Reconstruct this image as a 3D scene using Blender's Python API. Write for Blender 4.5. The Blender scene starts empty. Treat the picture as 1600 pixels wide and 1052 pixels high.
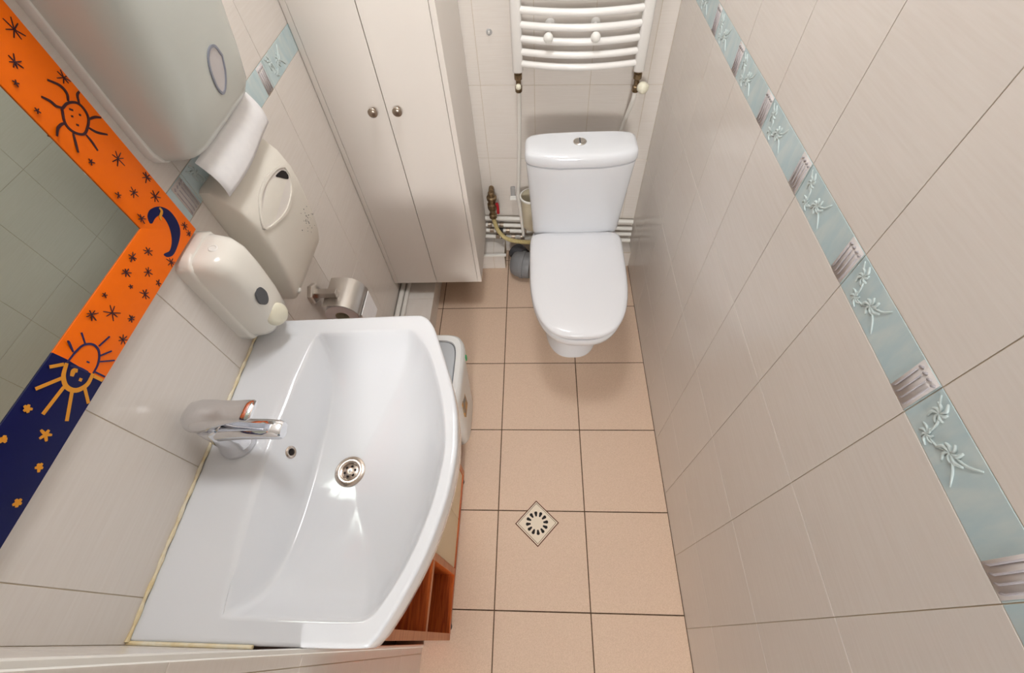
import bpy, bmesh, math, random
from mathutils import Vector, Matrix
random.seed(7)
S = bpy.context.scene
COL = S.collection

# ------------------------------------------------------------------ camera, world, light, exposure
cam_d = bpy.data.cameras.new('camera'); cam = bpy.data.objects.new('camera', cam_d); COL.objects.link(cam)
cam_d.sensor_width = 36.0; cam_d.lens = 697.24 / 1600 * 36; cam_d.clip_start = 0.01
RGT = Vector((0.99815, 0.02614, -0.05492)); UPV = Vector((0.00925, 0.82722, 0.56181)); FWD = Vector((-0.06012, 0.56128, -0.82544))
m3 = Matrix((RGT, UPV, -FWD)).transposed()
cam.matrix_world = Matrix.Translation((0.1484, -1.2817, 1.6454)) @ m3.to_4x4()
S.camera = cam
W = bpy.data.worlds.new('hall_light'); S.world = W; W.use_nodes = True
W.node_tree.nodes['Background'].inputs[0].default_value = (0.88, 0.94, 1.0, 1)
W.node_tree.nodes['Background'].inputs[1].default_value = 0.2
LAMP_STRENGTH = 32.0
FILL_STRENGTH = 79.0  # emission of the added fill globe behind the camera
FILL_COLOR = (1.0, 0.985, 0.96, 1)
LAMP_COLOR = (0.965, 0.985, 1.0, 1)
vs = S.view_settings; vs.view_transform = 'Standard'; vs.look = 'None'; vs.gamma = 1.0; vs.use_curve_mapping = False
vs.exposure = 0.0

# ------------------------------------------------------------------ room dimensions (metres)
XL, XR, YB, YN, XJ, ZC = -0.485, 0.588, 0.336, -1.305, -0.216, 2.5
YOPEN = -1.60
WS = 0.075                       # the back wall runs slightly askew
YC = 0.328
def wy(x): return YC + (XR - x) * WS
ROWS = [0.0, 0.2376, 0.5329, 0.8281, 1.1233, 1.1859, 1.4811, 1.7763, 2.0715, 2.3667, ZC]
BAND = 4                         # index of the row that holds the blue border

# ------------------------------------------------------------------ materials
def srgb(c):
    f = lambda u: u / 12.92 if u <= 0.04045 else ((u + 0.055) / 1.055) ** 2.4
    return tuple(f(v / 255) for v in c) + (1,)
def mat(name, c, rough=0.4, metal=0.0, coat=0.0, spec=0.5, trans=0.0, ior=1.45):
    m = bpy.data.materials.new(name); m.use_nodes = True
    b = m.node_tree.nodes['Principled BSDF']
    b.inputs['Base Color'].default_value = srgb(c); b.inputs['Roughness'].default_value = rough
    b.inputs['Metallic'].default_value = metal; b.inputs['Coat Weight'].default_value = coat
    b.inputs['Coat Roughness'].default_value = 0.05
    b.inputs['Specular IOR Level'].default_value = spec; b.inputs['Transmission Weight'].default_value = trans; b.inputs['IOR'].default_value = ior
    return m
def noise_mix(m, c1, c2, scale, stretch=(1, 1, 1), detail=3, lo=0.35, hi=0.65, bump=0.0, objvar=0.0):
    nt = m.node_tree; b = nt.nodes['Principled BSDF']; L = nt.links
    tc = nt.nodes.new('ShaderNodeTexCoord'); mp = nt.nodes.new('ShaderNodeMapping'); mp.inputs['Scale'].default_value = stretch
    n = nt.nodes.new('ShaderNodeTexNoise'); n.inputs['Scale'].default_value = scale; n.inputs['Detail'].default_value = detail
    r = nt.nodes.new('ShaderNodeMapRange'); r.inputs['From Min'].default_value = lo; r.inputs['From Max'].default_value = hi
    x = nt.nodes.new('ShaderNodeMix'); x.data_type = 'RGBA'; x.inputs['A'].default_value = srgb(c1); x.inputs['B'].default_value = srgb(c2)
    L.new(tc.outputs['Object'], mp.inputs['Vector'])
    if objvar:
        oi = nt.nodes.new('ShaderNodeObjectInfo'); va = nt.nodes.new('ShaderNodeVectorMath'); va.operation = 'SCALE'
        cx = nt.nodes.new('ShaderNodeCombineXYZ'); L.new(oi.outputs['Random'], cx.inputs[0]); L.new(oi.outputs['Random'], cx.inputs[1])
        L.new(cx.outputs[0], va.inputs[0]); va.inputs['Scale'].default_value = 37.0
        ad = nt.nodes.new('ShaderNodeVectorMath'); ad.operation = 'ADD'
        L.new(mp.outputs[0], ad.inputs[0]); L.new(va.outputs[0], ad.inputs[1]); L.new(ad.outputs[0], n.inputs['Vector'])
    else:
        L.new(mp.outputs[0], n.inputs['Vector'])
    L.new(n.outputs['Fac'], r.inputs['Value']); L.new(r.outputs[0], x.inputs['Factor']); 
    out = x.outputs['Result']
    if objvar:
        hs = nt.nodes.new('ShaderNodeHueSaturation'); vr = nt.nodes.new('ShaderNodeMapRange')
        vr.inputs['To Min'].default_value = 1 - objvar; vr.inputs['To Max'].default_value = 1 + objvar
        L.new(oi.outputs['Random'], vr.inputs['Value']); L.new(vr.outputs[0], hs.inputs['Value']); L.new(out, hs.inputs['Color']); out = hs.outputs[0]
    L.new(out, b.inputs['Base Color'])
    if bump:
        bp = nt.nodes.new('ShaderNodeBump'); bp.inputs['Strength'].default_value = bump; bp.inputs['Distance'].default_value = 0.001
        L.new(n.outputs['Fac'], bp.inputs['Height']); L.new(bp.outputs[0], b.inputs['Normal'])
    return m
def wallmat(name, stretch):
    return noise_mix(mat(name, (0, 0, 0), 0.22), (226, 219, 212), (222, 214, 206), 1.0, stretch, 4, 0.3, 0.7, 0.03, 0.008)
M = {}
M['tile_side'] = wallmat('glazed_wall_tile_side', (30, 12, 240))
M['tile_back'] = wallmat('glazed_wall_tile_back', (12, 30, 240))
M['grout'] = mat('wall_grout', (200, 184, 160), 0.85)
M['floor'] = noise_mix(mat('floor_tile', (0, 0, 0), 0.5), (217, 191, 168), (200, 172, 149), 420, (1, 1, 1), 2, 0.3, 0.75, 0.1, 0.015)
M['floor_grout'] = noise_mix(mat('floor_grout', (0, 0, 0), 0.9), (84, 62, 46), (108, 84, 64), 60)
M['plaster'] = mat('white_plaster', (238, 236, 232), 0.8)
M['blue'] = noise_mix(mat('blue_glaze', (0, 0, 0), 0.2), (184, 206, 211), (204, 216, 215), 1.0, (20, 45, 14), 3, 0.35, 0.7)
M['rib'] = mat('border_rib_glaze', (207, 200, 197), 0.3)
M['ribline'] = mat('border_rib_line', (180, 174, 178), 0.35)
M['flower'] = mat('border_flower_relief', (198, 211, 210), 0.3)
M['ceramic'] = mat('white_ceramic', (226, 228, 232), 0.12, coat=0.5)
M['seat'] = mat('white_seat_plastic', (227, 227, 230), 0.18)
M['seal'] = noise_mix(mat('sealant', (0, 0, 0), 0.5), (234, 226, 204), (222, 202, 156), 45)
M['chrome'] = mat('chrome', (225, 226, 230), 0.06, 1.0)
M['brushed'] = mat('brushed_steel', (205, 200, 194), 0.28, 1.0)
M['steel'] = mat('strainer_steel', (200, 188, 178), 0.22, 1.0)
M['dark'] = mat('dark_hole_shadow', (28, 22, 20), 0.8)
M['white_plastic'] = mat('white_plastic', (236, 234, 228), 0.3)
M['gloss_plastic'] = mat('towel_dispenser_plastic', (208, 212, 206), 0.16)
M['soap_plastic'] = mat('soap_dispenser_plastic', (238, 234, 225), 0.2)
M['ivory_plastic'] = mat('ivory_plastic', (228, 222, 211), 0.35)
M['cream_button'] = mat('cream_button', (232, 227, 206), 0.3)
M['grey_window'] = mat('smoked_window', (92, 94, 98), 0.15)
M['oval_rim'] = mat('grey_oval_rim', (142, 146, 160), 0.3)
M['oval_glass'] = mat('pale_window', (206, 202, 203), 0.2)
M['tissue_panel'] = mat('tissue_panel', (224, 217, 210), 0.4)
M['paper'] = noise_mix(mat('paper', (0, 0, 0), 0.9), (240, 238, 238), (236, 234, 235), 60)
M['cabinet'] = mat('cream_laminate', (234, 227, 220), 0.38)
M['cabinet_edge'] = mat('cream_edge', (232, 226, 217), 0.45)
M['gap'] = mat('cabinet_gap_shade', (96, 86, 78), 0.8)
M['knob'] = mat('antique_nickel', (168, 154, 140), 0.3, 1.0)
M['enamel'] = mat('radiator_enamel', (240, 237, 233), 0.25)
M['pipe'] = mat('white_pipe', (232, 228, 221), 0.4)
M['brass'] = noise_mix(mat('old_brass', (0, 0, 0), 0.38, 0.85), (150, 128, 98), (110, 90, 66), 60)
M['red'] = mat('red_lever', (176, 36, 44), 0.4)
M['hose'] = noise_mix(mat('braided_hose', (0, 0, 0), 0.5), (206, 190, 138), (176, 156, 104), 260)
M['grey_pipe'] = mat('grey_waste_pipe', (124, 124, 126), 0.42)
M['dark_pipe'] = mat('dark_rubber', (70, 70, 74), 0.6)
M['container'] = mat('beige_container', (206, 196, 172), 0.4)
M['bin'] = mat('bin_plastic', (226, 226, 224), 0.32)
M['bin_flap'] = mat('bin_flap', (176, 180, 184), 0.32)
M['green'] = mat('green_tab', (60, 160, 100), 0.5)
M['sticker'] = noise_mix(mat('sticker', (0, 0, 0), 0.5), (222, 156, 50), (110, 120, 120), 30)
M['orange'] = mat('orange_paint', (248, 112, 0), 0.35, spec=0.3)
M['navy'] = mat('navy_paint', (3, 12, 74), 0.35, spec=0.3)
M['ink'] = mat('dark_outline_paint', (56, 18, 30), 0.4)
M['navy_ink'] = mat('navy_outline_paint', (24, 20, 84), 0.4)
M['ochre'] = mat('ochre_paint', (226, 150, 30), 0.4)
M['mirror'] = mat('mirror_silver', (196, 206, 196), 0.0, 1.0)
M['beige_door'] = mat('beige_laminate', (226, 208, 176), 0.45)
M['drainplate'] = mat('drain_plate_plastic', (222, 206, 184), 0.4)
M['rust'] = mat('rusty_joint', (96, 52, 36), 0.9)
M['clear'] = mat('clear_plastic', (235, 235, 235), 0.1, trans=0.7)
def wood(name, c1, c2):
    m = mat(name, c1, 0.4); nt = m.node_tree; b = nt.nodes['Principled BSDF']; L = nt.links
    tc = nt.nodes.new('ShaderNodeTexCoord'); mp = nt.nodes.new('ShaderNodeMapping'); mp.inputs['Scale'].default_value = (90, 6, 90)
    n = nt.nodes.new('ShaderNodeTexNoise'); n.inputs['Scale'].default_value = 1.6; n.inputs['Detail'].default_value = 5; n.inputs['Distortion'].default_value = 0.6
    r = nt.nodes.new('ShaderNodeValToRGB'); r.color_ramp.elements[0].position = 0.35; r.color_ramp.elements[1].position = 0.62
    r.color_ramp.elements[0].color = srgb(c2); r.color_ramp.elements[1].color = srgb(c1)
    L.new(tc.outputs['Object'], mp.inputs['Vector']); L.new(mp.outputs[0], n.inputs['Vector']); L.new(n.outputs['Fac'], r.inputs[0]); L.new(r.outputs[0], b.inputs['Base Color'])
    return m
M['wood'] = wood('orange_wood', (206, 104, 44), (160, 66, 20))
M['wood_edge'] = wood('wood_edge_band', (200, 130, 84), (176, 100, 58))
lm = bpy.data.materials.new('lamp_diffuser'); lm.use_nodes = True
lb = lm.node_tree.nodes['Principled BSDF']; lb.inputs['Emission Color'].default_value = LAMP_COLOR; lb.inputs['Emission Strength'].default_value = LAMP_STRENGTH
M['lamp'] = lm
hm = lm.copy(); hm.name = 'fill_globe_glow'; hb = hm.node_tree.nodes['Principled BSDF']; hb.inputs['Emission Color'].default_value = FILL_COLOR; hb.inputs['Emission Strength'].default_value = FILL_STRENGTH
M['fill_lamp'] = hm

# ------------------------------------------------------------------ mesh helpers
def smooth_bm(bm, ang):
    bm.normal_update()
    for f in bm.faces: f.smooth = True
    a = math.radians(ang)
    for e in bm.edges:
        if len(e.link_faces) == 2 and e.calc_face_angle(0) > a: e.smooth = False
def root_loc(o):
    v = Vector((0, 0, 0))
    while o is not None: v += o.location; o = o.parent
    return v
def obj(name, bm, material, parent=None, smooth=35, recalc=True):
    """link a bmesh given in world coordinates as one object under parent"""
    if recalc: bmesh.ops.recalc_face_normals(bm, faces=bm.faces)
    if smooth: smooth_bm(bm, smooth)
    off = root_loc(parent) if parent else Vector((0, 0, 0))
    if off.length: bmesh.ops.translate(bm, verts=bm.verts, vec=-off)
    me = bpy.data.meshes.new(name); bm.to_mesh(me); bm.free()
    me.materials.append(M[material])
    o = bpy.data.objects.new(name, me); COL.objects.link(o)
    if parent: o.parent = parent
    return o
def tag(o, label, cat, group=None):
    o['label'] = label; o['category'] = cat
    if group: o['group'] = group
    return o
def thing(name, label, cat, loc, group=None):
    o = bpy.data.objects.new(name, None); COL.objects.link(o); o.location = loc; o.empty_display_size = 0.05
    return tag(o, label, cat, group)
def center(o):
    """move a single-mesh thing's origin to the bottom centre of its bounds"""
    vs_ = [v.co for v in o.data.vertices]
    c = Vector(((min(v.x for v in vs_) + max(v.x for v in vs_)) / 2, (min(v.y for v in vs_) + max(v.y for v in vs_)) / 2, min(v.z for v in vs_)))
    for v in o.data.vertices: v.co -= c
    o.location = c
    return o
def box(bm, x0, x1, y0, y1, z0, z1, bev=0.0, seg=1):
    r = bmesh.ops.create_cube(bm, size=1.0)
    for v in r['verts']:
        v.co = Vector((x0 + (v.co.x + .5) * (x1 - x0), y0 + (v.co.y + .5) * (y1 - y0), z0 + (v.co.z + .5) * (z1 - z0)))
    if bev:
        es = list({e for v in r['verts'] for e in v.link_edges})
        bmesh.ops.bevel(bm, geom=es, offset=bev, segments=seg, profile=0.5, affect='EDGES')
    return bm
def nb(): return bmesh.new()
def B(*a, **k): return box(nb(), *a, **k)
def loft(bm, rings, cap0=True, cap1=True, closed=True):
    vr = [[bm.verts.new(p) for p in r] for r in rings]
    n = len(rings[0])
    for a, b in zip(vr, vr[1:]):
        for i in range(n if closed else n - 1):
            j = (i + 1) % n
            bm.faces.new((a[i], a[j], b[j], b[i]))
    if cap0: bm.faces.new(list(reversed(vr[0])))
    if cap1: bm.faces.new(vr[-1])
    return vr
def frame_of(d):
    d = d.normalized(); u = Vector((0, 0, 1)) if abs(d.z) < 0.9 else Vector((1, 0, 0))
    a = d.cross(u).normalized(); return a, d.cross(a).normalized()
def tube(bm, pts, rad, n=12, cap=True):
    pts = [Vector(p) for p in pts]; rad = rad if isinstance(rad, (list, tuple)) else [rad] * len(pts)
    a, b = frame_of(pts[1] - pts[0]); rings = []
    for i, p in enumerate(pts):
        d = (pts[min(i + 1, len(pts) - 1)] - pts[max(i - 1, 0)]).normalized()
        a = (a - d * a.dot(d)).normalized(); b = d.cross(a)
        rings.append([p + (a * math.cos(t) + b * math.sin(t)) * rad[i] for t in [2 * math.pi * k / n for k in range(n)]])
    loft(bm, rings, cap, cap)
    return bm
def spline(pts, k=6):
    pts = [Vector(p) for p in pts]; P = [pts[0] * 2 - pts[1]] + pts + [pts[-1] * 2 - pts[-2]]; out = []
    for i in range(1, len(P) - 2):
        for s in range(k):
            t = s / k; a, b, c, d = P[i - 1:i + 3]
            out.append(0.5 * ((2 * b) + (c - a) * t + (2 * a - 5 * b + 4 * c - d) * t * t + (3 * b - a - 3 * c + d) * t ** 3))
    out.append(pts[-1]); return out
def lathe(bm, prof, c, axis=(0, 0, 1), n=28, cap0=True, cap1=True):
    """prof: list of (radius, height) along axis from c"""
    c = Vector(c); ax = Vector(axis).normalized(); a, b = frame_of(ax)
    rings = [[c + ax * h + (a * math.cos(t) + b * math.sin(t)) * max(r, 1e-5) for t in [2 * math.pi * k / n for k in range(n)]] for r, h in prof]
    loft(bm, rings, cap0, cap1); return bm
def sup(n, hx, hy, cx, cy, z, p, bulge=0.0):
    """superellipse ring at height z, bulging towards -y by bulge in the middle of its front"""
    r = []
    for k in range(n):
        t = 2 * math.pi * (k + .5) / n; c, s = math.cos(t), math.sin(t)
        x = hx * math.copysign(abs(c) ** (2 / p), c); y = hy * math.copysign(abs(s) ** (2 / p), s)
        if y < 0: y -= bulge * (1 - (x / hx) ** 2) * min(1, -y / hy)
        r.append(Vector((cx + x, cy + y, z)))
    return r

# ------------------------------------------------------------------ the setting
def struct(name, bm, material):
    o = obj(name, bm, material, smooth=0); o['kind'] = 'structure'; return o
TH = 0.0011                      # tiles stand this proud of the wall bed
_tile_cache = {}
def tile_mesh(w, h, mname, axis):
    """bevelled tile w x h x TH centred on its face bed; axis gives the way it faces"""
    key = (round(w, 4), round(h, 4), mname, axis)
    if key in _tile_cache: return _tile_cache[key]
    b = 0.0004; bm = nb(); rings = []
    for ins, d in ((0, 0), (0, TH - b), (b, TH)):
        q = [(-w / 2 + ins, -h / 2 + ins), (w / 2 - ins, -h / 2 + ins), (w / 2 - ins, h / 2 - ins), (-w / 2 + ins, h / 2 - ins)]
        conv = {'-x': lambda u, v: (-d, u, v), '+x': lambda u, v: (d, u, v), '-y': lambda u, v: (u, -d, v), '+y': lambda u, v: (u, d, v), '+z': lambda u, v: (u, v, d)}[axis]
        rings.append([Vector(conv(u, v)) for u, v in q])
    loft(bm, rings); bmesh.ops.recalc_face_normals(bm, faces=bm.faces)
    me = bpy.data.meshes.new('tile'); bm.to_mesh(me); bm.free(); me.materials.append(M[mname]); _tile_cache[key] = me
    return me
def put_tile(name, parent, axis, u0, u1, v0, v1, plane, mname, gap=0.0013):
    w, h = u1 - u0 - gap, v1 - v0 - gap
    if w < 0.004 or h < 0.004: return None
    o = bpy.data.objects.new(name, tile_mesh(w, h, mname, axis)); COL.objects.link(o)
    u, v = (u0 + u1) / 2, (v0 + v1) / 2
    o.location = {'x': (plane, u, v), 'y': (u, plane, v), 'z': (u, v, plane)}[axis[1]]
    o.parent = parent
    return o
def cuts(a, b, start, step):
    k = math.ceil((a - start) / step + 1e-6); r = [a]
    while start + k * step < b - 1e-6: r.append(start + k * step); k += 1
    return r + [b]

# blue border piece: base slab, three ribs and a flower in relief; u runs left to right as seen from the room
_band = {}
def band_meshes(axis):
    if axis in _band: return _band[axis]
    w, h = 0.2 - 0.0013, ROWS[BAND + 1] - ROWS[BAND] - 0.0013
    sgn = {'-x': -1, '+x': 1, '-y': 1}[axis]          # +u (viewer's right) along the wall axis
    def conv(u, v, d):
        return Vector({'-x': (-d, sgn * u, v), '+x': (d, sgn * u, v), '-y': (sgn * u, -d, v)}[axis])
    def fin(bm, mname):
        bmesh.ops.recalc_face_normals(bm, faces=bm.faces)
        for f in bm.faces: f.smooth = True
        me = bpy.data.meshes.new('border_relief'); bm.to_mesh(me); bm.free(); me.materials.append(M[mname]); return me
    # ribs at the right-hand end
    bm = nb(); u1 = w / 2 - 0.002
    q = [(u1 - .034, -h / 2 + .001), (u1, -h / 2 + .001), (u1, h / 2 - .001), (u1 - .034, h / 2 - .001)]
    loft(bm, [[conv(u, v, TH - .001) for u, v in q], [conv(u, v, TH + .0007) for u, v in q]])
    ribs = fin(bm, 'rib')
    bm = nb()
    for k in range(4):
        u = u1 - .004 - k * .0085
        tube(bm, [conv(u - .002, -h / 2 + .004, TH + .0008), conv(u, -h / 2 + .009, TH + .0012), conv(u, h / 2 - .014, TH + .0012)], .0011, 6)
        tube(bm, [conv(u - .001, h / 2 - .010, TH + .0009), conv(u + .003, h / 2 - .006, TH + .0009)], .0016, 6)
    lines = fin(bm, 'ribline')
    # flower sprigs at the left-hand end
    bm = nb(); u0 = -w / 2
    def stroke(pts, r):
        pp = spline([conv(u0 + a, b, TH + .0002) for a, b in pts], 4)
        n = len(pp); tube(bm, pp, [r * (0.45 + 0.55 * math.sin(math.pi * (i + .6) / (n + .2))) for i in range(n)], 6)
    for a0, b0, sc, rot in ((.022, .012, 1.0, .5), (.034, -.016, .85, 1.6), (.062, .0, 1.15, 2.7)):
        for k in range(7):
            t = rot + k * 0.86; l = sc * (.010 + .006 * ((k * 5) % 3) / 2)
            stroke([(a0, b0), (a0 + .55 * l * math.cos(t), b0 + .55 * l * math.sin(t)), (a0 + l * math.cos(t + .45), b0 + l * math.sin(t + .45))], .0021 * sc)
    stroke([(.022, .012), (.030, .002), (.034, -.016)], .0016); stroke([(.062, 0), (.080, .010), (.090, .024)], .0017)
    stroke([(.062, 0), (.078, -.008), (.092, -.022)], .0017); stroke([(.034, -.016), (.05, -.012), (.062, 0)], .0014); stroke([(.022, .012), (.012, .020), (.006, .026)], .0015)
    fl = fin(bm, 'flower')
    _band[axis] = (ribs, lines, fl); return _band[axis]
def put_band(parent, axis, u0, u1, plane, cut=9.0):
    o = put_tile('border_tile', parent, axis, u0, u1, ROWS[BAND], ROWS[BAND + 1], plane, 'blue')
    if o is None or u1 - u0 < 0.199: return o
    for nm, me in zip(('ribs', 'rib_lines', 'flower_relief'), band_meshes(axis)):
        if axis == '+x' and (u0 > 0 or (u1 > 0 and nm != 'flower_relief')): continue      # plain behind the tall cabinet
        c = bpy.data.objects.new(nm, me); COL.objects.link(c); c.parent = o
    return o
def tile_wall(parent, axis, plane, joints, rows, mname, a=None, hole=None):
    for i in range(len(rows) - 1):
        v0, v1 = rows[i], rows[i + 1]
        isb = abs(v0 - ROWS[BAND]) < 1e-4 and abs(v1 - ROWS[BAND + 1]) < 1e-4
        for u0, u1 in zip(joints, joints[1:]):
            if hole and hole(u0, u1, v0, v1): continue
            if isb: put_band(parent, axis, u0, u1, plane)
            else: put_tile('tile', parent, axis, u0, u1, v0, v1, plane, mname)

floor = struct('floor', B(XL - .1, XR + .1, -5.4, YB + .15, -.08, -TH - .001), 'floor_grout')
def fl_plane(): return -TH
for u0, u1 in zip([XL, -.302, 0, .302, XR], [-.302, 0, .302, XR]):
    ys = cuts(YOPEN - .3, YB + .07, 0.0, .302)
    for v0, v1 in zip(ys, ys[1:]):
        put_tile('floor_tile', floor, '+z', u0, u1, v0, v1, -TH, 'floor', 0.0036)
wall_right = struct('wall_right', B(XR + TH, XR + .1, YOPEN - .3, YB + .1, -.08, ZC), 'grout')
tile_wall(wall_right, '-x', XR + TH, cuts(YOPEN, YC, -.4417, .2), ROWS, 'tile_side')
wall_back = struct('wall_back', B(XL - .1 - XR, .05, TH, .1, -.08, ZC), 'grout')
tile_wall(wall_back, '-y', TH, cuts(XL - XR, 0, .14 - XR, .1965), ROWS, 'tile_back')
wall_back.location = (XR, YC, 0); wall_back.rotation_euler = (0, 0, -math.atan(WS))
wall_left = struct('wall_left', B(XL - .1, XL - TH, YOPEN, YB + .1, -.08, ZC), 'grout')
tile_wall(wall_left, '+x', XL - TH, cuts(YN, wy(XL), -.19, .2105), ROWS, 'tile_side')
wall_near = struct('wall_near', B(XL - TH, XJ - TH, YOPEN, YN - TH, -.08, ZC), 'grout')
tile_wall(wall_near, '+y', YN - TH, cuts(XL, XJ, XJ, .2), [r for i, r in enumerate(ROWS) if i != BAND + 1], 'tile_back')
tile_wall(wall_near, '+x', XJ - TH, cuts(YOPEN, YN, YN - .02, .2), [r for i, r in enumerate(ROWS) if i != BAND + 1], 'tile_side')
t1 = struct('trim_1', B(XJ - .004, XJ + .0035, YN - .004, YN + .0035, .0, ZC, bev=.0015), 'white_plastic')
ceiling = struct('ceiling', B(XL - .1, XR + .1, -5.4, YB + .15, ZC, ZC + .08), 'plaster')

# tiled ledges that box in the pipes at the foot of the left and back walls
LZ, LX, LY = 0.10, -0.325, 0.25
led = struct('trim_2', B(XL, LX - TH, -.74, LY, 0, LZ - TH), 'grout')
for v0, v1 in zip([-.74, -.62, -.42, -.22, -.02, .18], [-.62, -.42, -.22, -.02, .18, LY]):
    put_tile('tile', led, '+z', XL, LX, v0, v1, LZ - TH, 'tile_side')
    put_tile('tile', led, '+x', v0, v1, 0, LZ, LX - TH, 'tile_side')
BX = -0.014
led2 = struct('trim_3', B(XL, BX, LY + TH, wy(-.25), 0, LZ - .01 - TH), 'grout')
for u0, u1 in zip([XL, -.265, -.068], [-.265, -.068, BX]):
    put_tile('tile', led2, '-y', u0, u1, 0, LZ - .013, LY + TH, 'tile_back')
    put_tile('tile', led2, '+z', u0, u1, LY + .004, wy((u0 + u1) / 2), LZ - .01 - TH, 'tile_back')
led3 = struct('trim_4', B(XL + .37, BX + .008, LY - .006, LY + .006, LZ - .013, LZ - .003, bev=.001), 'white_plastic')
led4 = struct('trim_5', B(.50, XR, LY + TH, YB, 0, LZ - .01 - TH), 'grout')
put_tile('tile', led4, '-y', .50, XR, 0, LZ - .01, LY + TH, 'tile_back'); put_tile('tile', led4, '+z', .50, XR, LY + .004, YB, LZ - .01 - TH, 'tile_back')

# ceiling lamp
t = thing('ceiling_lamp', 'round white flush ceiling lamp lit above the room', 'lamp', (.05, -.32, ZC - .07))
obj('base', lathe(nb(), [(.20, .07), (.20, .045)], (.05, -.32, ZC - .07), n=40), 'white_plastic', t)
obj('diffuser', lathe(nb(), [(.19, .045), (.188, .02), (.16, .005), (.08, 0), (.001, 0)], (.05, -.32, ZC - .07), n=40), 'lamp', t)
# added, unseen globe that throws frontal fill light in through the doorway
HL = (.20, -4.4, 2.05)
t = thing('added_fill_globe', 'added unseen white globe giving fill light from outside the doorway', 'lamp', (HL[0], HL[1], HL[2] - .30))
obj('globe', lathe(nb(), [(.30 * math.sin(a), -.30 * math.cos(a)) for a in [math.pi * k / 18 for k in range(19)]], HL, n=36), 'fill_lamp', t, 60)
obj('stem', lathe(nb(), [(.06, .293), (.06, .31), (.015, .32), (.015, ZC - HL[2] - .02), (.05, ZC - HL[2] - .015), (.05, ZC - HL[2])], HL, n=24), 'brushed', t)
# ------------------------------------------------------------------ washbasin
SZ = 0.85
OUT = [(XL, -.690), (-.30, -.684), (-.135, -.678), (-.108, -.683), (-.089, -.704), (-.073, -.739), (-.035, -.839), (-.016, -.902), (-.008, -.955), (-.006, -1.005),
       (-.014, -1.076), (-.036, -1.16), (-.066, -1.23), (-.090, -1.273), (-.105, -1.292), (-.130, -1.300), (-.30, -1.301), (XL, -1.301)]
OUTS = [tuple(p[:2]) for p in spline([(a, b, 0) for a, b in OUT[1:-1]], 6)]; OUTS = [OUT[0]] + OUTS + [OUT[-1]]
INN = [(-.345, -.735), (-.335, -.728), (-.30, -.727), (-.155, -.722), (-.130, -.727), (-.112, -.745), (-.085, -.785), (-.050, -.879), (-.033, -.955), (-.030, -1.01), (-.040, -1.09),
       (-.066, -1.175), (-.098, -1.237), (-.118, -1.258), (-.145, -1.264), (-.30, -1.264), (-.342, -1.262), (-.352, -1.252), (-.361, -1.12), (-.366, -1.0), (-.362, -.87)]
INNS = [tuple(p[:2]) for p in spline([(a, b, 0) for a, b in INN + [INN[0]]], 5)][:-1]
BOWL = INN[1:17] + [(-.43, -1.235), (-.50, -1.13), (-.525, -1.0), (-.50, -.87), (-.43, -.765)]
BOWLS = [tuple(p[:2]) for p in spline([(a, b, 0) for a, b in BOWL + [BOWL[0]]], 5)][:-1]
DC = (-.246, -1.002)
def hit(poly, th):
    dx, dy = math.cos(th), math.sin(th); best = 0
    for (x0, y0), (x1, y1) in zip(poly, poly[1:] + poly[:1]):
        ex, ey = x1 - x0, y1 - y0; den = dx * ey - dy * ex
        if abs(den) < 1e-12: continue
        qx, qy = x0 - DC[0], y0 - DC[1]
        tt = (qx * ey - qy * ex) / den; s = (qx * dy - qy * dx) / den
        if tt > 0 and -1e-9 <= s <= 1 + 1e-9: best = max(best, tt)
    return best
def sstep(a, b, x):
    t_ = min(1, max(0, (x - a) / (b - a))); return t_ * t_ * (3 - 2 * t_)
def smax(a, b, k):
    h = max(k - abs(a - b), 0) / k; return max(a, b) + h * h * k * .25
def deck(x, y): return SZ + .0015 * (1 - sstep(-.466, -.458, x))
def basin_z(x, y, rb):
    g = .42 * rb ** 1.7 + .58 * rb ** 8
    zb = .738 + (SZ - .738) * min(g, 1.0)
    xd = -.366 + .02 * ((y + 1.0) / .27) ** 2
    zp = SZ - (x - xd) * 2.3
    return min(SZ, smax(zb, zp, .012))
bm = nb(); NA = 240; rings = []
ths = [2 * math.pi * (k + .5) / NA for k in range(NA)]
# rays through the outline's sharp corners at the wall
for cx_, cy_ in ((XL, -.690), (XL, -1.301)):
    a_ = math.atan2(cy_ - DC[1], cx_ - DC[0]) % (2 * math.pi); k = min(range(NA), key=lambda i: abs(ths[i] - a_)); ths[k] = a_
Ro = [hit(OUTS, a) for a in ths]; Ri = [hit(INNS, a) for a in ths]; Rb = [hit(BOWLS, a) for a in ths]
P = lambda k, r, z: Vector((DC[0] + r * math.cos(ths[k]), DC[1] + r * math.sin(ths[k]), z))
fr = [0.1 + 0.9 * (i / 54) for i in range(55)]
rings.append([P(k, .017, .736) for k in range(NA)])
for f_ in fr:
    ring = []
    for k in range(NA):
        r = max(.02, f_ * Ri[k]); x, y = DC[0] + r * math.cos(ths[k]), DC[1] + r * math.sin(ths[k])
        z = basin_z(x, y, r / Rb[k]); e = max(0, (f_ - .955) / .045); ring.append(P(k, r, z - .0022 * e * e * (1 if z > SZ - .01 else 0)))
    rings.append(ring)
for f_ in (.10, .2, .35, .5, .65, .8, .92):
    ring = []
    for k in range(NA):
        r = Ri[k] + (Ro[k] - .007 - Ri[k]) * f_; p = P(k, r, 0); p.z = deck(p.x, p.y); ring.append(p)
    rings.append(ring)
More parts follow.
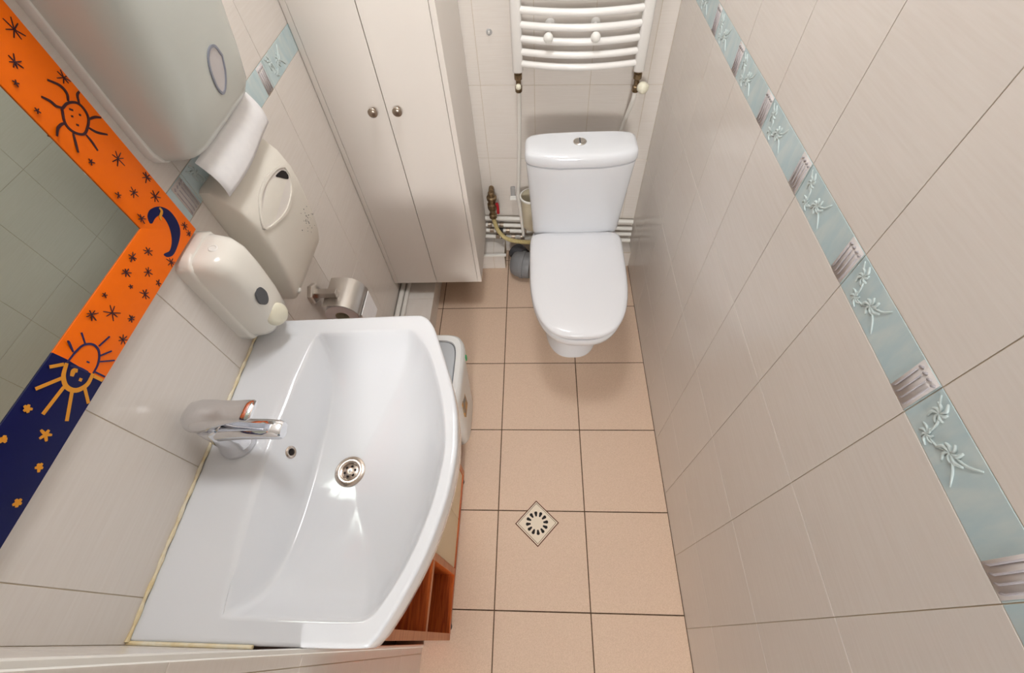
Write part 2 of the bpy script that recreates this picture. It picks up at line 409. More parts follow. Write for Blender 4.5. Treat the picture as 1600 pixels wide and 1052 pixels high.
for ins, z in ((.007, .0), (.003, -.001), (.0008, -.0035), (0, -.008), (.0, -.04), (.003, -.068), (.008, -.078), (.02, -.083), (.05, -.086), (.10, -.12)):
    rings.append([P(k, Ro[k] - ins, (deck(DC[0] + Ro[k] * math.cos(ths[k]), 0) if z > -.01 else SZ) + z) for k in range(NA)])
rings.append([P(k, .06, .712) for k in range(NA)])
loft(bm, rings, False, True)
sink = thing('washbasin', 'white ceramic washbasin with curved front edge on the left wall', 'washbasin', (-.25, -.99, .712))
obj('basin', bm, 'ceramic', sink, 60)
# drain fitting
dr = obj('drain_ring', lathe(nb(), [(.0165, -.006), (.0175, .0022), (.021, .0034), (.028, .003), (.0315, .0012), (.032, -.004)], (DC[0], DC[1], .7405), (.0, 0, 1), 36, False, False), 'steel', sink)
obj('strainer', lathe(nb(), [(.0005, .0012), (.004, .0014), (.012, .0002), (.0168, -.001), (.0168, -.004)], (DC[0], DC[1], .740), (0, 0, 1), 30, False, False), 'steel', dr)
for k in range(6):
    a = k * math.pi / 3 + .3
    obj('strainer_hole', lathe(nb(), [(.0029, 0), (.0029, .0006)], (DC[0] + .0105 * math.cos(a), DC[1] + .0105 * math.sin(a), .7401), n=12), 'dark', dr)
obj('strainer_screw', lathe(nb(), [(.0032, 0), (.0028, .0014), (.0005, .002)], (DC[0], DC[1], .7412), n=12), 'chrome', dr)
# overflow
on_ = Vector((2.3, 0, 1)).normalized(); oc = Vector((-.347, -.985, .85 - (-.347 + .366) * 2.3))
ov = obj('overflow_ring', lathe(nb(), [(.0068, -.002), (.0072, .002), (.010, .0028), (.0125, .001), (.0125, -.004)], oc, on_, 26, False, False), 'steel', sink)
obj('overflow_hole', lathe(nb(), [(.0068, -.001), (.0068, .0004)], oc, on_, 20), 'dark', ov)
# sealant bead along the wall
bm = nb(); tube(bm, [(XL + .002, y, SZ + .004 + .0008 * math.sin(y * 90)) for y in [-.69 - .611 * i / 60 for i in range(61)]], [.0030 + .0008 * math.sin(i * 1.7) for i in range(61)], 8)
obj('sealant_bead', bm, 'seal', sink)
bm = nb(); tube(bm, [(x, YN + .003, SZ + .001) for x in [XL + .2 * i / 12 for i in range(13)]], .003, 8)
obj('sealant_bead', bm, 'seal', sink)

# ------------------------------------------------------------------ mixer tap
TX, TY, TZ = -.430, -.983, SZ + .0017
tap = thing('mixer_tap', 'chrome single lever mixer tap on the washbasin deck', 'tap', (TX, TY, TZ))
bm = nb(); rg = []
for z, hx, hy, cx_ in ((0, .034, .033, TX), (.004, .034, .033, TX), (.012, .031, .030, TX), (.03, .026, .0255, TX + .001), (.06, .0245, .024, TX + .001), (.088, .0245, .024, TX - .001), (.092, .022, .022, TX - .001)):
    rg.append([Vector((p.x, p.y, TZ + z)) for p in sup(32, hx, hy, cx_, TY, 0, 2)])
loft(bm, rg); body = obj('body', bm, 'chrome', tap)
bm = nb(); rg = []
for x, z, hy, hz in ((TX + .01, .072, .019, .017), (TX + .03, .075, .0185, .0155), (TX + .06, .078, .018, .0135), (TX + .10, .078, .0175, .012), (TX + .122, .075, .017, .0115), (TX + .128, .074, .014, .009)):
    rg.append([Vector((x, TY - .004 + hy * math.copysign(abs(math.cos(a)) ** .6, math.cos(a)), TZ + z + hz * math.copysign(abs(math.sin(a)) ** .75, math.sin(a)))) for a in [2 * math.pi * (k + .5) / 24 for k in range(24)]])
loft(bm, rg); sp = obj('spout', bm, 'chrome', tap)
obj('aerator', lathe(nb(), [(.0105, 0), (.0105, .012)], (TX + .113, TY - .004, TZ + .055), n=20), 'chrome', sp)
# lever: a domed cap flowing into a flat paddle
bm = nb(); rg = []
for x, z, hy, up, dn in ((TX - .037, .112, .008, .010, .010), (TX - .034, .114, .018, .016, .016), (TX - .022, .118, .026, .022, .024), (TX - .004, .123, .0285, .021, .027), (TX + .018, .128, .0270, .016, .022),
                         (TX + .037, .133, .0240, .010, .012), (TX + .060, .139, .0210, .0055, .007), (TX + .082, .144, .0200, .0045, .0055), (TX + .098, .147, .0190, .004, .005), (TX + .103, .1475, .016, .002, .003)):
    ring = []
    for k in range(24):
        a = 2 * math.pi * (k + .5) / 24; c, s = math.cos(a), math.sin(a)
        ring.append(Vector((x, TY + .006 + hy * math.copysign(abs(c) ** .7, c), TZ + z - .012 + (up if s > 0 else dn) * math.copysign(abs(s) ** .85, s))))
    rg.append(ring)
loft(bm, rg); obj('lever_handle', bm, 'chrome', tap)

# ------------------------------------------------------------------ vanity cabinet under the basin
VX0, VX1, VY0, VY1, VT = XL + .005, -.132, -1.290, -.774, .705
van = thing('vanity_cabinet', 'orange wood vanity cabinet with open cubby and beige doors under the washbasin', 'cabinet', (-.30, -1.03, 0))
T_ = .018
obj('side_panel', B(VX0, VX1 - .001, VY0, VY0 + T_, .012, VT, bev=.0008), 'wood', van)
obj('side_panel', B(VX0, VX1 - .001, VY1 - T_, VY1, .012, VT, bev=.0008), 'wood', van)
obj('bottom_panel', B(VX0, VX1 - .001, VY0 + T_, VY1 - T_, .012, .012 + T_, bev=.0008), 'wood', van)
obj('back_panel', B(VX0, VX0 + .008, VY0 + T_, VY1 - T_, .03, VT), 'wood', van)
dv = -1.105
obj('divider', B(VX0 + .008, VX1 - .001, dv - T_ / 2, dv + T_ / 2, .03, VT - .04), 'wood', van)
obj('shelf', B(VX0 + .008, VX1 - .003, VY0 + T_, dv - T_ / 2, .337, .355, bev=.0008), 'wood', van)
for a, b, c, d in ((VY0, VY0 + T_, .012, VT), (VY1 - T_, VY1, .012, VT), (dv - T_ / 2, dv + T_ / 2, .03, VT - .04)):
    obj('edge_band', B(VX1 - .001, VX1 + .0004, a, b, c, d), 'wood_edge', van)
obj('edge_band', B(VX1 - .003, VX1 - .0014, VY0 + T_, dv - T_ / 2, .337, .355), 'wood_edge', van)
obj('bottom_edge_band', B(VX1 - .001, VX1 + .0006, VY0 + T_, VY1 - T_, .012, .030), 'wood', van)
ym = (dv + T_ / 2 + VY1 - T_) / 2
for a, b in ((dv + T_ / 2 + .002, ym - .001), (ym + .001, VY1 - T_ - .002)):
    d_ = obj('door', B(VX1 - .018, VX1 - .002, a, b, .033, VT - .05, bev=.001), 'beige_door', van)
for y in (VY0 + .035, VY1 - .035):
    for x in (VX0 + .03, VX1 - .010):
        obj('foot', lathe(nb(), [(.0125, 0), (.0125, .008), (.010, .012)], (x, y, 0), n=16), 'dark_pipe', van)

# ------------------------------------------------------------------ waste bin
bx0, bx1, by0, by1, bh = -.305, -.100, -.700, -.418, .40
bin_ = thing('waste_bin', 'white plastic swing top waste bin with grey flap beside the vanity', 'waste bin', ((bx0 + bx1) / 2, (by0 + by1) / 2, 0))
cx_, cy_ = (bx0 + bx1) / 2, (by0 + by1) / 2; hx, hy = (bx1 - bx0) / 2, (by1 - by0) / 2
bm = nb(); loft(bm, [sup(48, hx * s, hy * s, cx_ + (s - 1) * .0, cy_, z, 4.5) for z, s in ((0, .78), (.004, .80), (.15, .86), (.30, .93), (.352, .95))], True, True)
bbody = obj('body', bm, 'bin', bin_)
bm = nb(); loft(bm, [sup(48, hx * s, hy * s2, cx_, cy_, z, 4.5) for z, s, s2 in ((.345, .97, .98), (.352, 1, 1), (.375, 1, 1), (.392, .97, .98), (.40, .90, .93), (.398, .74, .80), (.390, .72, .785))], True, True)
lid = obj('lid', bm, 'bin', bin_)
bm = nb(); loft(bm, [sup(40, hx * s, hy * s2, cx_, cy_, z, 4.5) for z, s, s2 in ((.389, .71, .77), (.3955, .69, .755), (.397, .60, .70))], True, True)
obj('flap', bm, 'bin_flap', lid)
bm = nb(); loft(bm, [sup(40, hx * s, hy * s2, cx_, cy_, .3905, 4.5) for s, s2 in ((.725, .79), (.69, .755))], False, False)
obj('flap_gap', bm, 'grey_window', lid)
obj('latch', B(bx1 - .004, bx1 + .003, -.500, -.488, .350, .372, bev=.001), 'green', lid)
obj('sticker', B(bx1 - .016, bx1 - .0084, -.640, -.585, .20, .30, bev=.0005), 'sticker', bbody)

# ------------------------------------------------------------------ painted mirror
FY, FZ, FW = -.678, 1.115, .083
mir = thing('mirror', 'mirror in hand painted orange and navy frame above the washbasin', 'mirror', (XL, -.99, FZ))
MY0 = -1.298; MZ1 = 1.80; FX0, FX1 = XL + .0005, XL + .0125
obj('glass', B(XL + .0005, XL + .007, MY0 + .04, FY - .04, FZ + .04, MZ1 - .04), 'mirror', mir)
def frame_strip(name, outer, inner, mname):
    """bar of the frame between two outer and two inner corners (y,z)"""
    bm = nb(); o0, o1 = outer; i0, i1 = inner; rg = []
    def lerp(a, b, f): return (a[0] + (b[0] - a[0]) * f, a[1] + (b[1] - a[1]) * f)
    prof = [(0, FX0), (0, FX1 - .002), (.02, FX1), (.80, FX1), (1.0, FX1 - .004), (1.0, FX0)]
    for a, b in ((o0, i0), (o1, i1)):
        rg.append([Vector((x,) + lerp(a, b, f)) for f, x in prof])
    loft(bm, rg, True, True); return obj(name, bm, mname, frame, 30)
frame = bpy.data.objects.new('frame', None)
COL.objects.link(frame); frame.parent = mir
YBL = -.992
# the blue lower left of the frame and the orange rest
c_o, c_i = (FY, FZ), (FY - FW, FZ + FW * .93)
frame_strip('orange_bar', (c_o, (FY, MZ1)), (c_i, (FY - FW, MZ1 - FW)), 'orange')
frame_strip('orange_bar', (c_o, (YBL, FZ)), (c_i, (YBL, FZ + FW * .93)), 'orange')
frame_strip('navy_bar', ((YBL, FZ), (MY0, FZ)), ((YBL, FZ + FW * .93), (MY0 + FW, FZ + FW * .93)), 'navy')
frame_strip('navy_bar', ((MY0, FZ), (MY0, MZ1)), ((MY0 + FW, FZ + FW * .93), (MY0 + FW, MZ1 - FW)), 'navy')
frame_strip('orange_bar', ((MY0, MZ1), (FY, MZ1)), ((MY0 + FW, MZ1 - FW), (FY - FW, MZ1 - FW)), 'orange')
STARS = [[-0.696,1.4447,0.0142],[-0.7278,1.4227,0.0093],[-0.7475,1.408,0.0046],[-0.6821,1.3847,0.0098],[-0.7569,1.3772,0.004],[-0.7073,1.2795,0.0124],[-0.7466,1.3011,0.0056],[-0.6884,1.2335,0.0102],[-0.7275,1.2345,0.0086],[-0.7012,1.2065,0.0129],[-0.7589,1.2488,0.006],[-0.7602,1.2035,0.0087],[-0.6947,1.1382,0.0078],[-0.6986,1.1147,0.0067],[-0.7853,1.1663,0.0089],[-0.8121,1.1809,0.0084],[-0.7684,1.1191,0.0099],[-0.839,1.1758,0.0082],[-0.8126,1.1482,0.01],[-0.8519,1.1583,0.0041],[-0.8145,1.1194,0.0058],[-0.8888,1.1832,0.0046],[-0.846,1.1329,0.0098],[-0.9235,1.1865,0.0098],[-0.9032,1.1598,0.0136],[-0.8919,1.1304,0.0062],[-0.9263,1.1239,0.01]]
YSTARS = [[-1.0658,1.1816,0.0066],[-1.0843,1.1452,0.0102],[-1.1056,1.1839,0.0055],[-1.1202,1.1294,0.0069],[-1.1629,1.1287,0.0066]]
SUN1_FACE = [[-0.7227,1.363],[-0.7091,1.3634],[-0.6966,1.3567],[-0.6952,1.3451],[-0.702,1.3351],[-0.7193,1.3284],[-0.7282,1.3309],[-0.735,1.3401],[-0.7342,1.351]]
SUN1_RAYS = [[[-0.7089,1.3931],[-0.6996,1.3813],[-0.6996,1.3712],[-0.7065,1.3645]],[[-0.7336,1.3847],[-0.7283,1.3761],[-0.7266,1.3689],[-0.7217,1.3642]],[[-0.6783,1.3642],[-0.6878,1.3625],[-0.6952,1.3545]],[[-0.6797,1.3274],[-0.6892,1.3328],[-0.7014,1.3362]],[[-0.6925,1.3085],[-0.7045,1.3194],[-0.7104,1.3302]],[[-0.725,1.304],[-0.7223,1.3157],[-0.7215,1.326]],[[-0.7516,1.3185],[-0.743,1.3288],[-0.736,1.3371]],[[-0.7581,1.3465],[-0.7485,1.3515],[-0.7393,1.3519],[-0.7341,1.3496]],[[-0.7136,1.358],[-0.7102,1.3543]],[[-0.7192,1.3513],[-0.7172,1.3496]],[[-0.7074,1.347],[-0.706,1.3448]],[[-0.7221,1.3412],[-0.7202,1.3388]]]
SUN2_TOP = [[-0.9963,1.1732],[-0.9782,1.1718],[-0.965,1.1683],[-0.9574,1.159],[-0.9586,1.1483],[-0.9667,1.1406],[-0.9784,1.1361],[-0.9905,1.1353]]
SUN2_DRAYS = [[[-0.9726,1.1962],[-0.9722,1.1863],[-0.9798,1.1744]],[[-0.9521,1.18],[-0.9625,1.1668]],[[-0.9341,1.144],[-0.9544,1.1494]],[[-0.9501,1.1298],[-0.9651,1.1406]],[[-0.9591,1.1184],[-0.9727,1.1372]],[[-0.9862,1.118],[-0.9876,1.1356]],[[-0.9966,1.1671],[-0.9935,1.1555],[-0.9923,1.1422]],[[-0.9812,1.1519],[-0.9806,1.1478]]]
SUN2_SMILE = [[-0.9989,1.1685],[-1.0108,1.1635],[-1.0185,1.1563],[-1.0184,1.145],[-1.0075,1.1384],[-0.9936,1.1381],[-0.9968,1.1534]]
SUN2_BOT = [[-0.9963,1.1732],[-1.0128,1.1671],[-1.0225,1.1557],[-1.0204,1.1422],[-1.0072,1.1339],[-0.9905,1.1353]]
SUN2_YRAYS = [[[-1.011,1.1901],[-0.9994,1.1754]],[[-1.0416,1.1868],[-1.0161,1.1678]],[[-1.0642,1.162],[-1.0242,1.1589]],[[-1.0598,1.1308],[-1.0244,1.1465]],[[-1.028,1.1174],[-1.0128,1.1343]],[[-0.9932,1.1319],[-0.9922,1.1175]],[[-1.0078,1.1581],[-1.0006,1.16],[-0.998,1.1556]],[[-1.0064,1.1475],[-1.0058,1.1436]]]
MOON = [[-0.7419,1.1856],[-0.745,1.1891],[-0.7392,1.1981],[-0.7259,1.2005],[-0.7086,1.1921],[-0.6985,1.1756],[-0.6996,1.1554],[-0.7093,1.1399],[-0.7287,1.1311],[-0.753,1.1274],[-0.7657,1.1334],[-0.7685,1.1408],[-0.7653,1.1416],[-0.7533,1.1368],[-0.7366,1.1431],[-0.7231,1.1569],[-0.717,1.1727],[-0.7191,1.1828],[-0.7305,1.1865]]
MOON_STRIPE = [[-0.7105,1.1909],[-0.7117,1.1846],[-0.7216,1.1817],[-0.7249,1.1776]]

AX = FX1 + .0001
def keep(p):
    """hold a painted point on the frame bars"""
    y, z = p; y = min(y, FY - .003); z = max(z, FZ + .003)
    if y < FY - FW: z = min(z, FZ + FW * .93 - .004)
    return (y, z)
LIFT = [0]
def ribbon(bm, pts, w, closed=False, k=5):
    """flat brush stroke of width w on the frame face"""
    pp = [Vector((0, a, b)) for a, b in map(keep, pts)]
    if closed: pp = spline(pp + [pp[0]], k)[:-1]
    elif len(pp) > 2: pp = spline(pp, k)
    n = len(pp); L_, R_ = [], []
    for i, p in enumerate(pp):
        q0 = pp[(i - 1) % n] if (closed or i > 0) else p; q1 = pp[(i + 1) % n] if (closed or i < n - 1) else p
        d = (q1 - q0).normalized(); nn = Vector((0, -d.z, d.y)); ww = w / 2 * (1 if closed else (.75 + .35 * math.sin(math.pi * i / max(1, n - 1))))
        L_.append(p + nn * ww); R_.append(p - nn * ww)
    rg = []; LIFT[0] = (LIFT[0] + 1) % 17; top = AX + .0004 + .00003 * LIFT[0]
    for i in range(n):
        rg.append([Vector((AX, L_[i].y, L_[i].z)), Vector((top, L_[i].y, L_[i].z)), Vector((top, R_[i].y, R_[i].z)), Vector((AX, R_[i].y, R_[i].z))])
    if closed: rg.append(rg[0])
    loft(bm, rg, not closed, not closed)
def patch(bm, pts, dx=-.0001, k=4):
    pp = spline([Vector((0, a, b)) for a, b in pts + [pts[0]]], k)[:-1]
    loft(bm, [[Vector((AX + dx, p.y, p.z)) for p in pp], [Vector((AX + dx + .0004, p.y, p.z)) for p in pp]])
def star(c, r, mname, nray, w):
    bm = nb(); ph = random.uniform(0, 3.1)
    for k in range(nray):
        a = ph + k * 2 * math.pi / nray + random.uniform(-.2, .2); rr = r * random.uniform(.7, 1.05)
        ribbon(bm, [(c[0], c[1]), (c[0] + rr * .5 * math.cos(a), c[1] + rr * .5 * math.sin(a)), (c[0] + rr * math.cos(a), c[1] + rr * math.sin(a))], w * .8, k=2)
    pass; patch(bm, [(c[0] + r * .13 * math.cos(a), c[1] + r * .16 * math.sin(a)) for a in [2 * math.pi * k / 6 for k in range(6)]], .0005, 1)
    obj('painted_star', bm, mname, frame, 0)
for y, z, r in STARS:
    z = max(z, FZ + .009); y = min(y, FY - .008)
    if z > FZ + FW: y = max(y, FY - FW + .006 + .5 * r)
    elif y < FY - FW: z = min(z, FZ + FW * .93 - .006 - .4 * r)
    star((y, z), r, 'ink', 7 if r > .006 else 5, .0016)
for y, z, r in YSTARS: star((y, max(z, FZ + .01)), r * .9, 'ochre', 5, .0042)
def drawing(name, mname, closed=(), strokes=(), w=.002, patches=(), ws=None):
    bm = nb()
    for c in closed: ribbon(bm, c, w, True)
    for i, s_ in enumerate(strokes): ribbon(bm, s_, ws or w)
    for p in patches: patch(bm, p)
    return obj(name, bm, mname, frame, 0)
drawing('painted_sun', 'ink', [SUN1_FACE], SUN1_RAYS, .0032)
drawing('painted_sun', 'navy_ink', [], [SUN2_TOP] + SUN2_DRAYS, .0028)
drawing('painted_sun_smile', 'navy', patches=[SUN2_SMILE])
drawing('painted_sun_rays', 'ochre', [], [SUN2_BOT] + SUN2_YRAYS, .0058)
drawing('painted_moon', 'navy', patches=[MOON])
AX += .0003
drawing('moon_stripe', 'ochre', [], [MOON_STRIPE], .004)
AX -= .0003
# ------------------------------------------------------------------ wall dispensers
def shell(y0, y1, prof, n=40, p=7.0, crop=True, yin=None):
    """body on the left wall: prof is a list of (z, depth[, inset]); each ring is a half superellipse standing off the wall"""
    rg = []
    for e in prof:
        z, d = e[0], e[1]; ins = e[2] if len(e) > 2 else 0
        cy, hy = (y0 + y1) / 2, (y1 - y0) / 2 - ins; ring = []
        for k in range(n + 1):
            t_ = math.pi * k / n; c, s = math.cos(t_), math.sin(t_)
            ring.append(Vector((XL + d * abs(s) ** (2 / p) if 0 < k < n else XL, cy - hy * math.copysign(abs(c) ** (2 / p), c), z)))
        rg.append(ring)
    bm = nb(); loft(bm, rg, True, True); return bm
def on_front(prof, z, extra=0.0):
    for a, b in zip(prof, prof[1:]):
        if min(a[0], b[0]) <= z <= max(a[0], b[0]) and a[0] != b[0]:
            f_ = (z - a[0]) / (b[0] - a[0]); return XL + a[1] + (b[1] - a[1]) * f_ + extra
    return XL + prof[-1][1] + extra
def lens(prof, pts, t0, t1, k=5):
    """flat panel with outline pts (y,z) lying on a shell's front"""
    pp = spline([Vector((0, a, b)) for a, b in pts + [pts[0]]], k)[:-1]
    bm = nb(); loft(bm, [[Vector((on_front(prof, q.z, d), q.y, q.z)) for q in pp] for d in (t0, t1)]); return bm
def lens_ring(prof, pts, w, t0, t1, k=5):
    pp = spline([Vector((0, a, b)) for a, b in pts + [pts[0]]], k)[:-1]; cc = sum(pp, Vector()) / len(pp)
    inn = [q + (cc - q).normalized() * w for q in pp]
    bm = nb(); rg = []
    for q, d in ((pp, t0), (pp, t1), (inn, t1), (inn, t0)): rg.append([Vector((on_front(prof, v.z, d), v.y, v.z)) for v in q])
    loft(bm, rg, False, False); return bm
# paper towel dispenser
PT = [(1.216, .046, .044), (1.219, .062, .030), (1.228, .076, .012), (1.248, .087, .003), (1.30, .100), (1.40, .120), (1.50, .138), (1.60, .142), (1.63, .135, .004), (1.645, .11, .02), (1.648, .05, .04)]
tw = thing('paper_towel_dispenser', 'large white plastic paper towel dispenser beside the orange mirror frame', 'dispenser', (XL, -.515, 1.222))
obj('cover', shell(-.650, -.385, PT, 48, 6), 'gloss_plastic', tw, 50)
obj('back_plate', shell(-.653, -.382, [(1.217, .006, .034), (1.219, .012, .024), (1.228, .016, .010), (1.245, .016, .001), (1.28, .016), (1.64, .016), (1.642, .006)], 24, 20), 'white_plastic', tw)
ovp = [(-.478, 1.318), (-.490, 1.338), (-.508, 1.342), (-.524, 1.332), (-.532, 1.312), (-.530, 1.288), (-.518, 1.272), (-.502, 1.276), (-.487, 1.293)]
obj('level_window', lens(PT, ovp, -.002, .0009), 'oval_glass', tw); obj('window_rim', lens_ring(PT, ovp, .0042, -.002, .0022), 'oval_rim', tw)
# hanging towel
bm = nb(); rg = []
for i in range(11):
    f_ = i / 10; row = []
    for j in range(13):
        g = j / 12; y = -.625 + .235 * g
        x = XL + .052 + .014 * f_ + .010 * math.sin(f_ * 2.6) ; z = 1.2145 - .068 * f_ - .004 * math.sin(g * 3.1) * f_ + .006 * f_ * (g - .5)
        row.append(Vector((x + .004 * math.sin(g * 5) * f_, y, z)))
    rg.append(row)
vr = [[bm.verts.new(p) for p in r] for r in rg]
for a, b in zip(vr, vr[1:]):
    for i in range(12): bm.faces.new((a[i], a[i + 1], b[i + 1], b[i]))
po = obj('paper_towel', bm, 'paper', None, 60); sm = po.modifiers.new('thickness', 'SOLIDIFY'); sm.thickness = .0006
tag(center(po), 'white paper towel hanging out of the paper towel dispenser', 'paper towel')

# toilet tissue dispenser with almond window
PS = [(.820, .020, .03), (.822, .038, .008), (.828, .046, .001), (.86, .057), (.92, .068), (1.0, .075), (1.05, .074), (1.09, .063), (1.12, .042), (1.138, .024, .004), (1.141, .010, .01)]
ts = thing('tissue_dispenser', 'ivory plastic tissue dispenser with almond shaped window above the toilet roll', 'dispenser', (XL, -.505, .82))
obj('cover', shell(-.610, -.395, PS, 64, 14), 'ivory_plastic', ts, 50)
alm = [(-.420, 1.066), (-.445, 1.080), (-.500, 1.089), (-.555, 1.080), (-.602, 1.046), (-.560, 1.022), (-.505, 1.008), (-.455, 1.018), (-.428, 1.040)]
obj('tissue_window', lens(PS, alm, -.002, .0008), 'tissue_panel', ts)
obj('window_lip', lens_ring(PS, alm, .006, -.002, .0035), 'ivory_plastic', ts)
obj('window_shadow', lens(PS, [(-.431, 1.058), (-.440, 1.067), (-.466, 1.072), (-.458, 1.062), (-.442, 1.046), (-.434, 1.048)], 0, .0014, 3), 'dark', ts)  # dark patch painted as the shadow gap inside the window lip
random.seed(3)
for i in range(34):
    y, z = random.gauss(-.440, .012), random.gauss(.935, .019); r = random.choice((.0006, .0008, .0016, .0011))
    if y > -.405: continue
    obj('printed_dot', lathe(nb(), [(r, 0), (r, .0004)], (on_front(PS, z), y, z), (1, 0, 0), 6), 'grey_window', ts, 0)
obj('lock_button', lathe(nb(), [(.007, 0), (.007, .005), (.004, .007)], (on_front(PS, .835, -.002), -.590, .838), (1, 0, -.3), 16), 'white_plastic', ts)

# soap dispenser
PP = [(.878, .030, .03), (.880, .050, .016), (.888, .070, .006), (.906, .082, .001), (.96, .089), (1.03, .090), (1.07, .086), (1.090, .076, .003), (1.101, .058, .010), (1.105, .036, .018)]
sd = thing('soap_dispenser', 'white plastic wall soap dispenser with cream push button above the basin', 'dispenser', (XL, -.715, .893))
obj('cover', shell(-.765, -.665, PP, 48, 3.6), 'soap_plastic', sd, 60)
obj('back_plate', shell(-.7675, -.6625, [(.873, .022, .022), (.875, .026, .014), (.885, .029, .003), (.90, .030), (1.085, .030), (1.100, .029, .004), (1.108, .026, .016), (1.110, .02, .024)], 40, 9), 'soap_plastic', sd, 50)
wn = [(-.735 + (a + .724) * .88, .990 + (b - .980) * .88) for a, b in [(-.722, 1.004), (-.735, .999), (-.742, .980), (-.735, .964), (-.724, .957), (-.713, .961), (-.706, .976), (-.711, .997)]]
obj('level_window', lens(PP, wn, -.003, .001), 'grey_window', sd)
bz = .922; bxx = on_front(PP, bz, -.010)
btn = obj('push_button', lathe(nb(), [(.024, 0), (.0245, .010), (.022, .015), (.014, .0176), (.001, .0185)], (bxx + .003, -.727, bz + .002), (1, -.38, .18), 30), 'cream_button', sd, 50)
lk = obj('lock', lathe(nb(), [(.008, 0), (.008, .0016), (.0062, .0022), (.0055, .0012), (.001, .0012)], (XL + .050, -.715, 1.1015), (.25, 0, 1), 22), 'white_plastic', sd)

# ------------------------------------------------------------------ toilet roll holder and roll
RH = thing('toilet_roll_holder', 'brushed steel toilet roll holder with curved cover plate on left wall', 'roll holder', (XL, -.495, .70))
hy, hz = -.495, .712
bm = nb(); loft(bm, [[Vector((XL + d, hy + r * math.cos(a), hz + r * math.sin(a))) for a in [math.pi / 6 + k * math.pi / 3 for k in range(6)]] for d, r in ((0, .030), (.010, .030), (.013, .026))])
obj('wall_plate', bm, 'brushed', RH, 30)
obj('arm', B(XL + .010, XL + .072, hy - .010, hy + .010, hz - .010, hz + .010, bev=.0015), 'brushed', RH)
rc = (XL + .070, .644); py0, py1 = hy - .036, hy + .068
prof_ = [(XL + .032, .698), (XL + .048, .7003), (XL + .066, .7005), (XL + .084, .698), (XL + .100, .691), (XL + .113, .679), (XL + .121, .661), (XL + .124, .640)]
bm = nb(); rg = []
for i, p in enumerate(spline([(a, 0, b) for a, b in prof_], 3)):
    rg.append([Vector((p.x, py0, p.z)), Vector((p.x, py1, p.z)), Vector((p.x + .0006, py1, p.z + .0012)), Vector((p.x + .0006, py0, p.z + .0012))])
loft(bm, rg); obj('cover_plate', bm, 'brushed', RH, 40)
rl = thing('toilet_roll', 'white toilet roll hanging under the steel cover plate', 'toilet roll', (rc[0], hy, rc[1] - .05))
bm = nb(); lathe(bm, [(.02, 0), (.047, 0), (.048, .002), (.048, .094), (.047, .096), (.02, .096)], (rc[0], hy - .032, rc[1]), (0, 1, 0), 36, False, False); obj('roll', bm, 'paper', rl)
obj('core', lathe(nb(), [(.0185, .001), (.0205, .001), (.0205, .095), (.0185, .095)], (rc[0], hy - .032, rc[1]), (0, 1, 0), 24, False, False), 'container', rl)
obj('loose_end', B(rc[0] + .0560, rc[0] + .0585, hy - .030, hy + .060, .560, .650, bev=.0008), 'paper', rl)

# ------------------------------------------------------------------ tall cabinet
CX0, CX1, CY0, CY1, CZ0, CZ1 = XL + .0012, -.098, .003, .374, .182, 1.98
cb = thing('tall_cabinet', 'tall cream two door wall cabinet left of the toilet', 'cabinet', ((CX0 + CX1) / 2, (CY0 + CY1) / 2, CZ0))
Tk = .016
obj('side_panel', B(CX0, CX0 + Tk, CY0, CY1, CZ0, CZ1, bev=.0008), 'cabinet', cb)
obj('side_panel', B(CX1 - Tk, CX1, CY0, CY1, CZ0, CZ1, bev=.0008), 'cabinet', cb)
obj('bottom_panel', B(CX0 + Tk, CX1 - Tk, CY0 + .002, CY1, CZ0, CZ0 + Tk), 'cabinet', cb)
obj('top_panel', B(CX0 + Tk, CX1 - Tk, CY0 + .002, CY1, CZ1 - Tk, CZ1), 'cabinet', cb)
obj('back_panel', B(CX0 + Tk, CX1 - Tk, CY1 - .006, CY1, CZ0 + Tk, CZ1 - Tk), 'gap', cb)
xm = -.2945; g = .0012
for a, b, kx in ((CX0 + Tk + g, xm - g, xm - .037), (xm + g, CX1 - Tk - g, xm + .036)):
    d_ = obj('door', B(a, b, CY0 - .0005, CY0 + .016, CZ0 + .001, CZ1 - .002, bev=.0006), 'cabinet', cb)
    obj('knob', lathe(nb(), [(.006, 0), (.0055, .010), (.0075, .014), (.0135, .018), (.0145, .021), (.012, .025), (.006, .027), (.001, .0275)], (kx, CY0 - .0005, .957), (0, -1, 0), 24), 'knob', d_, 50)
fl_ = obj('gap_shade_sheet', B(CX0 + Tk - .0005, CX1 - Tk, CY0 + .017, CY0 + .019, CZ0 + Tk, CZ1 - Tk), 'gap', cb)  # dark sheet behind the doors, its colour stands in for shade in their gaps

# ------------------------------------------------------------------ toilet
tx = .292
wc = thing('toilet', 'white ceramic close coupled toilet with closed lid at the back wall', 'toilet', (tx, -.10, 0))
def pan_ring(z, w, yf, yb, n=56, p=2.6):
    r = []; ym_ = yb - (yb - yf) * .42
    for k in range(n):
        t_ = 2 * math.pi * (k + .5) / n; c, s = math.cos(t_), math.sin(t_)
        pp_ = p if s < 0 else 5.0
        x = w * math.copysign(abs(c) ** (2 / pp_), c); L_ = (ym_ - yf) if s < 0 else (yb - ym_)
        r.append(Vector((tx + x, ym_ + L_ * math.copysign(abs(s) ** (2 / pp_), s), z)))
    return r
bm = nb()
loft(bm, [pan_ring(*a) for a in ((0, .117, -.275, .10), (.012, .117, -.275, .10), (.03, .112, -.268, .10), (.10, .104, -.262, .10), (.17, .108, -.275, .10), (.23, .126, -.318, .105), (.285, .150, -.378, .11), (.33, .166, -.428, .115), (.365, .174, -.452, .118), (.392, .176, -.458, .118), (.400, .172, -.454, .116))])
obj('bowl', bm, 'ceramic', wc, 60)
